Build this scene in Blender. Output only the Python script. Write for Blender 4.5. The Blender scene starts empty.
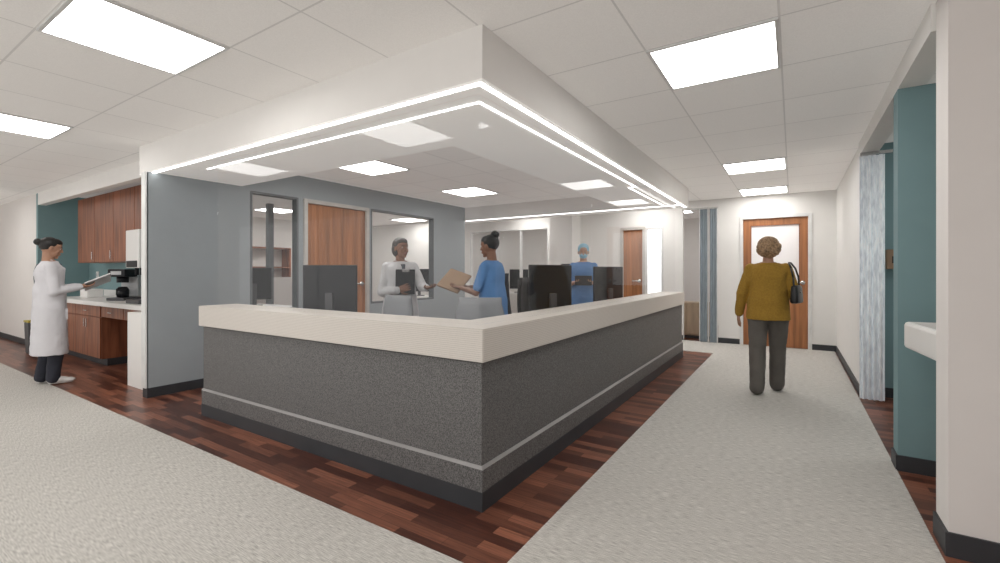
import bpy, bmesh, math, random
from mathutils import Vector, Matrix, Euler
random.seed(3)
SC = bpy.context.scene
COL = SC.collection
V = Vector
try:
    SC.view_settings.view_transform = 'Standard'
except Exception:
    pass

# ------------------------------------------------------------------ materials
def newmat(name):
    m = bpy.data.materials.new(name); m.use_nodes = True
    nt = m.node_tree
    return m, nt, nt.nodes['Principled BSDF']

def N(nt, typ, **kw):
    n = nt.nodes.new(typ)
    for k, v in kw.items():
        setattr(n, k, v)
    return n

def c4(c): return (c[0], c[1], c[2], 1)

def mat(name, col, rough=.5, metal=0, var=.08, scale=(6, 6, 6), bump=0, bscale=300, spec=.5, detail=4, glow=0):
    m, nt, b = newmat(name)
    tc = N(nt, 'ShaderNodeTexCoord'); mp = N(nt, 'ShaderNodeMapping')
    mp.inputs['Scale'].default_value = scale
    nz = N(nt, 'ShaderNodeTexNoise'); nz.inputs['Scale'].default_value = 1; nz.inputs['Detail'].default_value = detail
    cr = N(nt, 'ShaderNodeValToRGB')
    cr.color_ramp.elements[0].position = .3; cr.color_ramp.elements[1].position = .7
    cr.color_ramp.elements[0].color = c4([max(0, x*(1-var)) for x in col])
    cr.color_ramp.elements[1].color = c4([min(1, x*(1+var)) for x in col])
    L = nt.links
    L.new(tc.outputs['Object'], mp.inputs['Vector']); L.new(mp.outputs[0], nz.inputs['Vector'])
    L.new(nz.outputs['Fac'], cr.inputs['Fac']); L.new(cr.outputs['Color'], b.inputs['Base Color'])
    b.inputs['Roughness'].default_value = rough; b.inputs['Metallic'].default_value = metal
    b.inputs['Specular IOR Level'].default_value = spec
    if glow:
        b.inputs['Emission Color'].default_value = c4(col); b.inputs['Emission Strength'].default_value = glow
    if bump:
        n2 = N(nt, 'ShaderNodeTexNoise'); n2.inputs['Scale'].default_value = bscale
        bp = N(nt, 'ShaderNodeBump'); bp.inputs['Strength'].default_value = bump; bp.inputs['Distance'].default_value = .004
        L.new(tc.outputs['Object'], n2.inputs['Vector']); L.new(n2.outputs['Fac'], bp.inputs['Height'])
        L.new(bp.outputs[0], b.inputs['Normal'])
    return m

def emis(name, col, st):
    m, nt, b = newmat(name)
    b.inputs['Base Color'].default_value = c4(col)
    b.inputs['Emission Color'].default_value = c4(col)
    b.inputs['Emission Strength'].default_value = st
    return m

def brickmat(name, c1, c2, cm, w, h, mortar, off=0.0, shift=(0, 0, 0), rough=.5, grain=None, speck=0, bias=0.0, glow=0):
    m, nt, b = newmat(name); L = nt.links
    tc = N(nt, 'ShaderNodeTexCoord'); mp = N(nt, 'ShaderNodeMapping'); mp.inputs['Location'].default_value = shift
    br = N(nt, 'ShaderNodeTexBrick'); br.offset = off; br.squash = 1
    br.inputs['Scale'].default_value = 1; br.inputs['Brick Width'].default_value = w; br.inputs['Row Height'].default_value = h
    br.inputs['Mortar Size'].default_value = mortar; br.inputs['Mortar Smooth'].default_value = .1; br.inputs['Bias'].default_value = bias
    br.inputs['Color1'].default_value = c4(c1); br.inputs['Color2'].default_value = c4(c2); br.inputs['Mortar'].default_value = c4(cm)
    L.new(tc.outputs['Object'], mp.inputs['Vector']); L.new(mp.outputs[0], br.inputs['Vector'])
    out = br.outputs['Color']
    sc = grain or (250, 250, 250); am = speck
    if am:
        m2 = N(nt, 'ShaderNodeMapping'); m2.inputs['Scale'].default_value = sc
        nz = N(nt, 'ShaderNodeTexNoise'); nz.inputs['Scale'].default_value = 1; nz.inputs['Detail'].default_value = 5
        cr = N(nt, 'ShaderNodeValToRGB'); cr.color_ramp.elements[0].position = .3; cr.color_ramp.elements[1].position = .7
        cr.color_ramp.elements[0].color = (1-am, 1-am, 1-am, 1); cr.color_ramp.elements[1].color = (1, 1, 1, 1)
        mx = N(nt, 'ShaderNodeMixRGB', blend_type='MULTIPLY'); mx.inputs['Fac'].default_value = 1
        L.new(tc.outputs['Object'], m2.inputs['Vector']); L.new(m2.outputs[0], nz.inputs['Vector'])
        L.new(nz.outputs['Fac'], cr.inputs['Fac']); L.new(out, mx.inputs['Color1']); L.new(cr.outputs['Color'], mx.inputs['Color2'])
        out = mx.outputs['Color']
    L.new(out, b.inputs['Base Color']); b.inputs['Roughness'].default_value = rough
    if glow:
        L.new(out, b.inputs['Emission Color']); b.inputs['Emission Strength'].default_value = glow
    return m

def carpetmat(name):
    m, nt, b = newmat(name); L = nt.links
    tc = N(nt, 'ShaderNodeTexCoord')
    def nz(scale, d=3):
        mp = N(nt, 'ShaderNodeMapping'); mp.inputs['Scale'].default_value = scale
        n = N(nt, 'ShaderNodeTexNoise'); n.inputs['Scale'].default_value = 1; n.inputs['Detail'].default_value = d
        L.new(tc.outputs['Object'], mp.inputs['Vector']); L.new(mp.outputs[0], n.inputs['Vector']); return n
    a = nz((20, 260, 1), 1); c = nz((200, 420, 1), 1)
    hv = N(nt, 'ShaderNodeMath', operation='MULTIPLY_ADD'); hv.inputs[1].default_value = .7
    h2 = N(nt, 'ShaderNodeMath', operation='MULTIPLY'); h2.inputs[1].default_value = .3
    L.new(c.outputs['Fac'], h2.inputs[0]); L.new(a.outputs['Fac'], hv.inputs[0]); L.new(h2.outputs[0], hv.inputs[2])
    cr = N(nt, 'ShaderNodeValToRGB')
    e = cr.color_ramp.elements; e[0].position = .34; e[1].position = .62
    e[0].color = (.36, .345, .32, 1); e[1].color = (.66, .64, .60, 1)
    L.new(hv.outputs[0], cr.inputs['Fac']); L.new(cr.outputs['Color'], b.inputs['Base Color'])
    b.inputs['Roughness'].default_value = .95; b.inputs['Specular IOR Level'].default_value = .1
    return m

def stripemat(name, c1, c2, freq, rough=.45):
    m, nt, b = newmat(name); L = nt.links
    tc = N(nt, 'ShaderNodeTexCoord'); sp = N(nt, 'ShaderNodeSeparateXYZ'); L.new(tc.outputs['Object'], sp.inputs[0])
    mu = N(nt, 'ShaderNodeMath', operation='MULTIPLY'); mu.inputs[1].default_value = freq
    si = N(nt, 'ShaderNodeMath', operation='SINE'); L.new(sp.outputs['Z'], mu.inputs[0]); L.new(mu.outputs[0], si.inputs[0])
    mr = N(nt, 'ShaderNodeMapRange'); mr.inputs['From Min'].default_value = -1
    L.new(si.outputs[0], mr.inputs['Value'])
    nz = N(nt, 'ShaderNodeTexNoise'); nz.inputs['Scale'].default_value = 150; L.new(tc.outputs['Object'], nz.inputs['Vector'])
    av = N(nt, 'ShaderNodeMath', operation='MULTIPLY'); L.new(mr.outputs[0], av.inputs[0]); L.new(nz.outputs['Fac'], av.inputs[1])
    mx = N(nt, 'ShaderNodeMixRGB'); mx.inputs['Color1'].default_value = c4(c1); mx.inputs['Color2'].default_value = c4(c2)
    L.new(av.outputs[0], mx.inputs['Fac']); L.new(mx.outputs[0], b.inputs['Base Color']); b.inputs['Roughness'].default_value = rough
    return m

def glassmat(name, f0=.05, k=.4):
    m = bpy.data.materials.new(name); m.use_nodes = True; nt = m.node_tree; L = nt.links
    nt.nodes.clear()
    out = N(nt, 'ShaderNodeOutputMaterial'); tr = N(nt, 'ShaderNodeBsdfTransparent'); gl = N(nt, 'ShaderNodeBsdfGlossy')
    gl.inputs['Roughness'].default_value = 0.0
    ge = N(nt, 'ShaderNodeNewGeometry'); dt = N(nt, 'ShaderNodeVectorMath', operation='DOT_PRODUCT')
    L.new(ge.outputs['Incoming'], dt.inputs[0]); L.new(ge.outputs['Normal'], dt.inputs[1])
    ab = N(nt, 'ShaderNodeMath', operation='ABSOLUTE'); L.new(dt.outputs['Value'], ab.inputs[0])
    su = N(nt, 'ShaderNodeMath', operation='SUBTRACT'); su.inputs[0].default_value = 1; L.new(ab.outputs[0], su.inputs[1])
    pw = N(nt, 'ShaderNodeMath', operation='POWER'); pw.inputs[1].default_value = 5; L.new(su.outputs[0], pw.inputs[0])
    mu = N(nt, 'ShaderNodeMath', operation='MULTIPLY_ADD'); mu.inputs[1].default_value = k; mu.inputs[2].default_value = f0
    L.new(pw.outputs[0], mu.inputs[0])
    mx = N(nt, 'ShaderNodeMixShader'); L.new(mu.outputs[0], mx.inputs[0]); L.new(tr.outputs[0], mx.inputs[1]); L.new(gl.outputs[0], mx.inputs[2])
    L.new(mx.outputs[0], out.inputs['Surface'])
    return m

TILE = .69
M = {}
tl = ((.81, .785, .755), (.83, .805, .775), (.64, .62, .595))
M['ceil'] = brickmat('ceiling_tile', *tl, TILE, TILE, .006, 0, (.75, -2.80+TILE*5, 0), .9, (160, 160, 160), .08, 0, .165)  # emission stands in for bounced fill light on the tiles
M['ceil_in'] = brickmat('ceiling_tile_inner', *tl, TILE, TILE, .006, 0, (4.75-TILE, -3.54+TILE*6, 0), .9, (160, 160, 160), .08, 0, .22)  # same fill emission, stronger inside the soffit ring
M['wood_floor'] = brickmat('wood_plank_floor', (.085, .026, .016), (.40, .155, .092), (.06, .022, .014), .42, .07, .001, .37, (0, 0, 0), .32, (4, 80, 1), .50, -.15)
M['carpet'] = carpetmat('woven_carpet')
M['white'] = mat('white_gypsum_paint', (.83, .815, .79), .8, var=.01)
M['soffit'] = mat('white_soffit_paint', (.81, .79, .765), .8, var=.01, glow=.02)  # slight emission adds bounce light to the soffit paint
M['soffitunder'] = mat('white_soffit_underside', (.84, .82, .795), .7, var=.01, glow=.22)  # emission imitates light bounced up from the counter
M['white2'] = mat('warm_white_paint', (.77, .735, .71), .8, var=.01)
M['gray'] = mat('blue_gray_paint', (.33, .365, .385), .65, var=.02)
M['teal'] = mat('teal_paint', (.20, .315, .33), .7, var=.02)
M['base'] = mat('charcoal_rubber_base', (.035, .037, .042), .5)
M['lam'] = mat('dark_gray_woven_laminate', (.125, .122, .121), .5, var=.62, scale=(190, 190, 150), detail=1)
M['lamtrim'] = mat('gray_trim', (.27, .26, .255), .4)
M['band'] = stripemat('striped_light_solid_surface', (.69, .645, .595), (.47, .435, .395), 560)
M['glass'] = glassmat('clear_glass', .022, .22)
M['glasswin'] = glassmat('window_glass', .006, .2)
M['frost'] = mat('glowing_frosted_lite', (.90, .87, .87), .3, var=.02, glow=.08)  # faint emission puts the backlight into the pane itself
M['frostbright'] = emis('daylit_frosted_glass', (.95, .97, 1), .9)
M['led'] = emis('led_diffuser', (1, .99, .97), 7)
M['panel'] = emis('light_panel_diffuser', (1, .985, .96), 10)
M['metalwhite'] = mat('white_metal', (.75, .75, .74), .4)
M['frame'] = mat('gray_metal_frame', (.13, .14, .15), .45)
M['framelight'] = mat('light_gray_frame', (.55, .53, .50), .5)
M['wood'] = mat('red_brown_cabinet_wood', (.25, .088, .042), .4, var=.45, scale=(16, 16, 1.6))
M['wood2'] = mat('door_wood_veneer', (.36, .145, .056), .4, var=.32, scale=(24, 24, 1.2))
M['woodlight'] = mat('light_wood', (.50, .38, .27), .5, var=.15, scale=(14, 14, 2))
M['chrome'] = mat('brushed_metal', (.6, .6, .6), .25, 1, var=.05)
M['black'] = mat('black_plastic', (.010, .011, .014), .45, var=.2, spec=.3)
M['screen'] = mat('dark_screen', (.01, .012, .018), .15, var=.1)
M['dgray'] = mat('dark_gray_plastic', (.07, .07, .075), .5)
M['lgray'] = mat('light_gray_plastic', (.48, .49, .50), .5)
M['solidwhite'] = mat('white_solid_surface', (.82, .81, .79), .3, var=.01)
M['chairgray'] = mat('gray_chair_fabric', (.27, .28, .295), .85, bump=.3)
M['yellowp'] = mat('yellow_plastic', (.45, .36, .06), .5)
M['curtain'] = mat('patterned_gray_curtain', (.78, .82, .86), .85, var=.24, scale=(30, 30, 9), detail=6, glow=.14)  # emission brightens the fabric in place of light falling on it
M['accord'] = mat('gray_accordion_fabric', (.33, .38, .42), .8, var=.10, scale=(20, 20, 5))
M['paper'] = mat('white_paper', (.85, .84, .82), .7, var=.02)
M['kraft'] = mat('kraft_folder', (.34, .225, .14), .7, var=.08)

# ------------------------------------------------------------------ helpers
def meta(o, label=None, cat=None, kind=None, group=None):
    if label: o['label'] = label
    if cat: o['category'] = cat
    if kind: o['kind'] = kind
    if group: o['group'] = group
    return o

def fromb(bm, name, m, parent=None, smooth=False, loc=(0, 0, 0), rot=(0, 0, 0)):
    me = bpy.data.meshes.new(name); bm.normal_update(); bm.to_mesh(me); bm.free()
    if m: me.materials.append(m)
    if smooth:
        for p in me.polygons: p.use_smooth = True
    o = bpy.data.objects.new(name, me); COL.objects.link(o)
    o.location = loc; o.rotation_euler = rot
    if parent: o.parent = parent
    return o

def addbox(bm, b, bev=0):
    x0, x1, y0, y1, z0, z1 = b
    r = bmesh.ops.create_cube(bm, size=1, matrix=Matrix.Translation(((x0+x1)/2, (y0+y1)/2, (z0+z1)/2)) @ Matrix.Diagonal((x1-x0, y1-y0, z1-z0, 1)))
    if bev:
        es = list({e for v in r['verts'] for e in v.link_edges})
        bmesh.ops.bevel(bm, geom=es, offset=bev, segments=2, affect='EDGES', profile=.5)

def addcyl(bm, p0, p1, r0, r1=None, seg=16):
    if r1 is None: r1 = r0
    p0, p1 = V(p0), V(p1); d = p1-p0
    if d.length < 1e-6: return
    q = V((0, 0, 1)).rotation_difference(d.normalized()).to_matrix().to_4x4()
    bmesh.ops.create_cone(bm, cap_ends=True, segments=seg, radius1=r0, radius2=r1, depth=d.length, matrix=Matrix.Translation((p0+p1)/2) @ q)

def addsph(bm, c, r, rot=None, u=16, v=10):
    if not hasattr(r, '__len__'): r = (r, r, r)
    mt = Matrix.Translation(V(c)) @ (rot.to_4x4() if rot else Matrix.Identity(4)) @ Matrix.Diagonal((r[0], r[1], r[2], 1))
    bmesh.ops.create_uvsphere(bm, u_segments=u, v_segments=v, radius=1, matrix=mt)

def box(name, b, m, bev=0, parent=None):
    bm = bmesh.new(); addbox(bm, b, bev); return fromb(bm, name, m, parent)

def boxes(name, bs, m, bev=0, parent=None):
    bm = bmesh.new()
    for b in bs: addbox(bm, b, bev)
    return fromb(bm, name, m, parent)

def each(name, bs, m, bev=0, parent=None):
    return [box(name, b, m, bev, parent) for b in bs]

def cyl(name, p0, p1, r, m, parent=None, r1=None, seg=20):
    bm = bmesh.new(); addcyl(bm, p0, p1, r, r1, seg); o = fromb(bm, name, m, parent)
    for p in o.data.polygons:
        if len(p.vertices) == 4: p.use_smooth = True
    return o

def empty(name, loc, label, cat, rotz=0, kind=None, group=None):
    e = bpy.data.objects.new(name, None); COL.objects.link(e); e.empty_display_size = .1
    e.location = loc; e.rotation_euler = (0, 0, rotz)
    return meta(e, label, cat, kind, group)

def struct(o, label=None, cat=None):
    o['kind'] = 'structure'
    if label: o['label'] = label
    o['category'] = cat or o.name.split('_')[0].split('.')[0]
    return o

def copytree(root, loc, rotz, label=None):
    n = root.copy(); COL.objects.link(n); n.location = loc; n.rotation_euler = (0, 0, rotz)
    if label: n['label'] = label
    def rec(src, dst):
        for c in src.children:
            k = c.copy(); COL.objects.link(k); k.parent = dst; rec(c, k)
    rec(root, n)
    return n

# ------------------------------------------------------------------ shell
CZ = 2.64; SZ = 2.336
struct(box('floor', (-14, 3.2, -3, 12.5, -.1, 0), M['wood_floor']), 'dark reddish brown wood plank floor')
struct(boxes('floor', [(-14, .573, -3, 1.62, 0, .006), (-1.07, .573, 1.62, 9.2, 0, .006), (-5.5, -1.07, 7.95, 9.2, 0, .006)], M['carpet']), 'light gray woven carpet with streaked texture')
struct(box('ceiling', (-14, 3.2, -3, 12.5, CZ, CZ+.08), M['ceil']), 'white acoustic tile ceiling with grid and faint fill glow')
struct(box('ceiling', (-5.6, -2.35, 2.95, 7.4, 2.60, CZ), M['ceil_in']), 'white acoustic tile ceiling with faint fill glow inside the soffit ring')
U = .012
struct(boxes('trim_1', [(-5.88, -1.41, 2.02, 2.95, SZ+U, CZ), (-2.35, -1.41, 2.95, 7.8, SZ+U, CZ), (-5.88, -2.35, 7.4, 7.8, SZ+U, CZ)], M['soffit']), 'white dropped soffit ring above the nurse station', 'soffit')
struct(boxes('trim_5', [(-5.88, -1.41, 2.02, 2.95, SZ, SZ+U), (-2.35, -1.41, 2.95, 7.8, SZ, SZ+U), (-5.88, -2.35, 7.4, 7.8, SZ, SZ+U)], M['soffitunder']), 'smooth white soffit underside with bounce light as a faint glow', 'soffit')  # thin panel added to carry the underside glow
struct(box('trim_2', (-10.8, -5.88, 2.28, 2.38, 2.44, CZ), M['soffit']), 'white header above the beverage alcove', 'header')

# station gray wall
WZ = 2.30; SL = .80
struct(boxes('wall_station', [
    (-5.7, -5.6, 2.0, 2.95, 0, SZ), (-5.7, -5.6, 2.95, 3.05, 0, 2.6), (-5.7, -5.6, 3.05, 3.70, 0, SL), (-5.7, -5.6, 3.05, 7.4, WZ, 2.6),
    (-5.7, -5.6, 3.70, 3.77, 0, WZ), (-5.7, -5.6, 4.90, 4.95, 0, WZ), (-5.7, -5.6, 4.95, 6.45, 0, SL), (-5.7, -5.6, 6.45, 7.4, 0, WZ)], M['gray']), 'blue-gray painted wall with door and windows', 'wall')
struct(boxes('baseboard_station', [(-5.6, -5.588, 2.0, 3.77, 0, .1), (-5.6, -5.588, 4.9, 7.4, 0, .1), (-5.7, -5.588, 1.988, 2.0, 0, .1)], M['base']), 'charcoal rubber baseboard')

def window(n, b, axis, mull=0, fm='frame', label='interior window with gray metal frame'):
    x0, x1, y0, y1, z0, z1 = b; t = .028
    if axis == 'y':
        fr = [(x0, x1, y0, y0+t, z0, z1), (x0, x1, y1-t, y1, z0, z1), (x0, x1, y0+t, y1-t, z0, z0+t), (x0, x1, y0+t, y1-t, z1-t, z1)]
        for k in range(mull):
            c = y0+(y1-y0)*(k+1)/(mull+1); fr.append((x0, x1, c-t/2, c+t/2, z0+t, z1-t))
        g = ((x0+x1)/2-.004, (x0+x1)/2+.004, y0+t, y1-t, z0+t, z1-t)
    else:
        fr = [(x0, x0+t, y0, y1, z0, z1), (x1-t, x1, y0, y1, z0, z1), (x0+t, x1-t, y0, y1, z0, z0+t), (x0+t, x1-t, y0, y1, z1-t, z1)]
        for k in range(mull):
            c = x0+(x1-x0)*(k+1)/(mull+1); fr.append((c-t/2, c+t/2, y0, y1, z0+t, z1-t))
        g = (x0+t, x1-t, (y0+y1)/2-.004, (y0+y1)/2+.004, z0+t, z1-t)
    e = empty('window_%d' % n, (0, 0, 0), label, 'window', kind='structure')
    boxes('window_frame', fr, M[fm], .003, e); box('window_pane', g, M['glasswin'], 0, e)
    return e
window(1, (-5.70, -5.595, 3.05, 3.70, SL, WZ), 'y')
window(2, (-5.70, -5.595, 4.95, 6.45, SL, WZ), 'y')

def door(n, base, w, h, rotz, lite=None, label='', leafmat='wood2', handle_side=1, frm='framelight'):
    """local: width along x, front faces -y"""
    e = empty('door_%d' % n, base, label, 'door', rotz, 'structure')
    f = .055
    boxes('door_frame', [(0, f, -.02, .12, 0, h), (w-f, w, -.02, .12, 0, h), (f, w-f, -.02, .12, h-f, h)], M[frm], .004, e)
    if lite:
        lx0, lx1, lz0, lz1 = lite
        boxes('door_leaf', [(f, lx0, .02, .065, .008, h-f), (lx1, w-f, .02, .065, .008, h-f), (lx0, lx1, .02, .065, .008, lz0), (lx0, lx1, .02, .065, lz1, h-f)], M[leafmat], 0, e)
        box('door_lite', (lx0, lx1, .035, .05, lz0, lz1), M['frost'], 0, e)
        t = .012
        boxes('lite_trim', [(lx0, lx0+t, .012, .07, lz0, lz1), (lx1-t, lx1, .012, .07, lz0, lz1), (lx0, lx1, .012, .07, lz0, lz0+t), (lx0, lx1, .012, .07, lz1-t, lz1)], M['wood'], 0, e)
    else:
        box('door_leaf', (f, w-f, .02, .065, .008, h-f), M[leafmat], .002, e)
    hx = w-f-.07 if handle_side > 0 else f+.07
    bm = bmesh.new(); addcyl(bm, (hx, .022, 1.12), (hx, .012, 1.12), .035); addcyl(bm, (hx, .02, 1.12), (hx, -.04, 1.12), .013)
    addcyl(bm, (hx+.005*handle_side, -.035, 1.12), (hx-.13*handle_side, -.035, 1.12), .012)
    o = fromb(bm, 'lever_handle', M['chrome'], e, True); o['label'] = 'brushed metal lever handle'
    return e
door(1, (-5.59, 3.77, 0), 1.13, 2.30, math.pi/2, None, 'reddish brown wood door with light frame in gray wall')
BY = 9.2
struct(boxes('wall_back', [
    (-11, -6.8, BY, BY+.1, 0, CZ), (-6.8, -4.62, BY, BY+.1, 0, .3), (-6.8, -4.62, BY, BY+.1, 2.3, CZ), (-4.62, -2.97, BY, BY+.1, 0, CZ),
    (-2.97, -2.12, BY, BY+.1, 2.2, CZ), (-2.12, -1.76, BY, BY+.1, 0, CZ), (-1.76, -1.15, BY, BY+.1, 2.49, CZ), (-1.15, -.80, BY, BY+.1, 0, CZ),
    (-.80, .27, BY, BY+.1, 2.29, CZ), (.27, 3.2, BY, BY+.1, 0, CZ)], M['white']), 'white painted back wall', 'wall')
window(3, (-6.8, -4.62, BY-.005, BY+.105, .3, 2.3), 'x', 2, 'metalwhite', 'glazed partition with white metal frame')
door(2, (-.80, BY-.0, 0), 1.07, 2.29, 0, (.17, .90, 1.02, 2.12), 'reddish brown wood door with large frosted glass lite', frm='metalwhite')
door(3, (-2.97, BY, 0), .50, 2.2, 0, None, 'narrow reddish brown wood door beside bright sidelight')
e = empty('window_4', (0, 0, 0), 'bright frosted sidelight with white frame', 'window', kind='structure')
boxes('window_frame', [(-2.47, -2.43, BY-.01, BY+.1, 0, 2.2), (-2.16, -2.12, BY-.01, BY+.1, 0, 2.2), (-2.43, -2.16, BY-.01, BY+.1, 2.15, 2.2), (-2.43, -2.16, BY-.01, BY+.1, 0, .35)], M['metalwhite'], 0, e)
box('window_pane', (-2.43, -2.16, BY+.04, BY+.05, .35, 2.15), M['frostbright'], 0, e)
struct(boxes('baseboard_back', [(-11, -2.97, BY-.012, BY, 0, .1), (-2.12, -1.76, BY-.012, BY, 0, .1), (-1.15, -.80, BY-.012, BY, 0, .1), (.27, .6, BY-.012, BY, 0, .1)], M['base']))
struct(box('wall_far', (-14, 3.2, 12.2, 12.3, 0, CZ), M['white']), 'white wall of the rooms behind')
struct(box('wall_office', (-11.1, -11, 3.05, 12.2, 0, CZ), M['white']), 'white wall of the glazed office')
struct(box('wall_pier', (-4.35, -3.85, 8.75, 9.2, 0, CZ), M['white']), 'white square column', 'column')
# alcove
struct(box('wall_alcove', (-10.9, -5.7, 2.95, 3.05, 0, CZ), M['teal']), 'teal painted wall behind the cabinets')
struct(box('wall_alcove_side', (-10.9, -10.8, 2.28, 2.95, 0, CZ), M['teal']), 'teal painted side wall of alcove')
struct(box('wall_left', (-14, -10.9, 2.28, 2.38, 0, CZ), M['white2']), 'warm white painted wall')
struct(box('baseboard_left', (-14, -10.8, 2.268, 2.28, 0, .1), M['base']))
struct(box('wall_left_end', (-14.1, -14, -3, 2.38, 0, CZ), M['white2']))
# right side
RX = .60
struct(box('wall_column', (RX, 3.2, 2.87, 3.08, 0, CZ), M['white2']), 'warm white wall end with charcoal base')
struct(boxes('baseboard_column', [(RX-.012, 3.2, 2.858, 2.87, 0, .11), (RX-.012, RX, 2.87, 3.08, 0, .11)], M['base']))
struct(box('wall_niche', (1.25, 1.35, 3.08, 3.93, 0, CZ), M['white2']))
struct(box('wall_teal', (RX-.02, 3.2, 3.93, 4.08, 0, 2.5), M['teal']), 'teal painted wall end')
struct(boxes('baseboard_teal', [(RX-.032, 1.25, 3.918, 3.93, 0, .1), (RX-.032, RX-.02, 3.93, 4.08, 0, .1)], M['base']))
struct(box('wall_bay_back', (RX+.12, 3.2, 6.15, 6.25, 0, CZ), M['teal']), 'teal painted wall of patient bay')
struct(box('baseboard_bay', (RX+.12, 3.2, 6.138, 6.15, 0, .1), M['base']))
struct(box('wall_right', (RX, RX+.12, 6.05, BY, 0, CZ), M['white']), 'white corridor wall')
struct(box('baseboard_right', (RX-.012, RX, 6.05, BY-.012, 0, .1), M['base']))
struct(box('wall_bay_side', (3.2, 3.3, -3, 9.3, 0, CZ), M['white2']))
struct(box('trim_3', (RX-.02, RX+.12, 3.08, 6.05, 2.5, CZ), M['white']), 'white header over bay openings', 'header')
struct(box('trim_4', (-5.7, -5.6, 1.975, 1.988, .1, SZ-.002), M['metalwhite']), 'white wall end cap', 'trim')

# ------------------------------------------------------------------ LED strips & ceiling lights
def led(b, label):
    e = empty('led_light_strip', ((b[0]+b[1])/2, (b[2]+b[3])/2, b[4]), label, 'light', group='soffit light strips')
    dx, dy, dz = (b[1]-b[0])/2, (b[3]-b[2])/2, b[5]-b[4]
    box('strip_diffuser', (-dx, dx, -dy, dy, 0, dz), M['led'], 0, e)
lb1 = 'long white glowing light strip under soffit edge'; lb2 = 'thin white glowing strip standing in for the edge strip reflection in the glass'
led((-5.86, -1.43, 2.035, 2.064, SZ-.005, SZ), lb1)
led((-1.459, -1.43, 2.066, 7.74, SZ-.005, SZ), lb1)
led((-5.58, -1.461, 7.41, 7.435, SZ-.005, SZ), 'thin white glowing light strip at far soffit edge')
led((-4.95, -1.60, 2.264, 2.280, SZ-.004, SZ), lb2)  # inset strips added in place of the edge strips' reflection in the glass
led((-1.616, -1.60, 2.282, 5.55, SZ-.004, SZ), lb2)
led((-1.70, -1.684, 5.566, 7.30, SZ-.004, SZ), lb2)
led((-1.70, -1.60, 5.552, 5.564, SZ-.004, SZ), lb2)

def lightpanel(loc, first=[None]):
    if first[0] is None:
        e = empty('ceiling_light_panel', loc, 'square recessed white ceiling light panel', 'ceiling light', group='square ceiling light panels')
        h = TILE/2-.004; t = .018
        boxes('light_frame', [(-h, h, -h, -h+t, -.012, 0), (-h, h, h-t, h, -.012, 0), (-h, -h+t, -h+t, h-t, -.012, 0), (h-t, h, -h+t, h-t, -.012, 0)], M['metalwhite'], 0, e)
        box('light_diffuser', (-h+t, h-t, -h+t, h-t, -.008, 0), M['panel'], 0, e)
        first[0] = e; return e
    return copytree(first[0], loc, 0)
h = TILE/2
for x, y in [(-.75, 2.80), (-.75, 6.25), (-.75, 8.32), (-3.51, .73), (-6.27, .73), (-9.03, .73), (-.75, -.65), (-3.51, -1.34), (-11.79, .73)]:  # panels outside the view, left and behind, are added for illumination
    lightpanel((x+h, y+h, CZ))
for x, y in [(-4.40, 3.885), (-4.40, 5.955)]:
    lightpanel((x, y, 2.60))
for x, y in [(-9.4, 5.7), (-8.3, 8.6), (-7.0, 4.4), (-6.8, 6.9), (-9.6, 3.9), (-9.6, 7.6), (2.0, 5.1), (1.9, 7.6), (-5.6, 10.6), (-2.2, 10.6), (-5.0, 8.6), (-8.2, 10.8), (-2.3, 8.6)]:  # bay panel and extra back-room panels are added to brighten those rooms
    lightpanel((x, y, CZ))

# ------------------------------------------------------------------ reception desk
DX0, DX1, DY0, DY1 = -4.52, -1.41, 2.02, 7.38
def Lprism(name, ins, th, z0, z1, m, parent, chamf=0):
    x0, x1, y0, y1 = DX0, DX1-ins, DY0+ins, DY1
    pts = [(x0, y0), (x1, y0), (x1, y1), (x1-th, y1), (x1-th, y0+th), (x0, y0+th)]
    c = chamf
    ptt = [(x0, y0+c), (x1-c, y0+c), (x1-c, y1), (x1-th, y1), (x1-th, y0+th), (x0, y0+th)]
    bm = bmesh.new()
    a = [bm.verts.new((p[0], p[1], z0)) for p in pts]
    t = [bm.verts.new((p[0], p[1], z1)) for p in ptt]
    bm.faces.new(a[::-1]); bm.faces.new(t)
    for i in range(6):
        j = (i+1) % 6; bm.faces.new((a[i], a[j], t[j], t[i]))
    return fromb(bm, name, m, parent)
e = empty('reception_desk', (0, 0, 0), 'long L-shaped nurse station desk clad in dark gray laminate', 'reception desk')
Lprism('kickplate', .0, .2, 0, .105, M['base'], e)
Lprism('base_panel', .003, .18, .105, .228, M['lam'], e)
Lprism('ledge_trim', -.001, .19, .228, .242, M['lamtrim'], e, chamf=.015)
Lprism('front_panel', .018, .12, .242, .80, M['lam'], e)
Lprism('reveal_trim', .03, .13, .80, .812, M['dgray'], e)
e = empty('countertop', (0, 0, 0), 'thick light beige striped transaction countertop on the desk', 'countertop')
bm = bmesh.new()
x0, x1, y0, y1 = DX0-.02, DX1+.015, DY0-.015, DY1+.02; th = .34
pts = [(x0, y0), (x1, y0), (x1, y1), (x1-th, y1), (x1-th, y0+th), (x0, y0+th)]
a = [bm.verts.new((p[0], p[1], .812)) for p in pts]; t = [bm.verts.new((p[0], p[1], .993)) for p in pts]
bm.faces.new(a[::-1]); bm.faces.new(t)
for i in range(6):
    bm.faces.new((a[i], a[(i+1) % 6], t[(i+1) % 6], t[i]))
bmesh.ops.bevel(bm, geom=[ed for ed in bm.edges], offset=.004, segments=2, affect='EDGES')
fromb(bm, 'countertop_slab', M['band'], e)
gz0, gz1 = .994, SZ-.006
GX, GY = -1.527, 2.155
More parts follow.
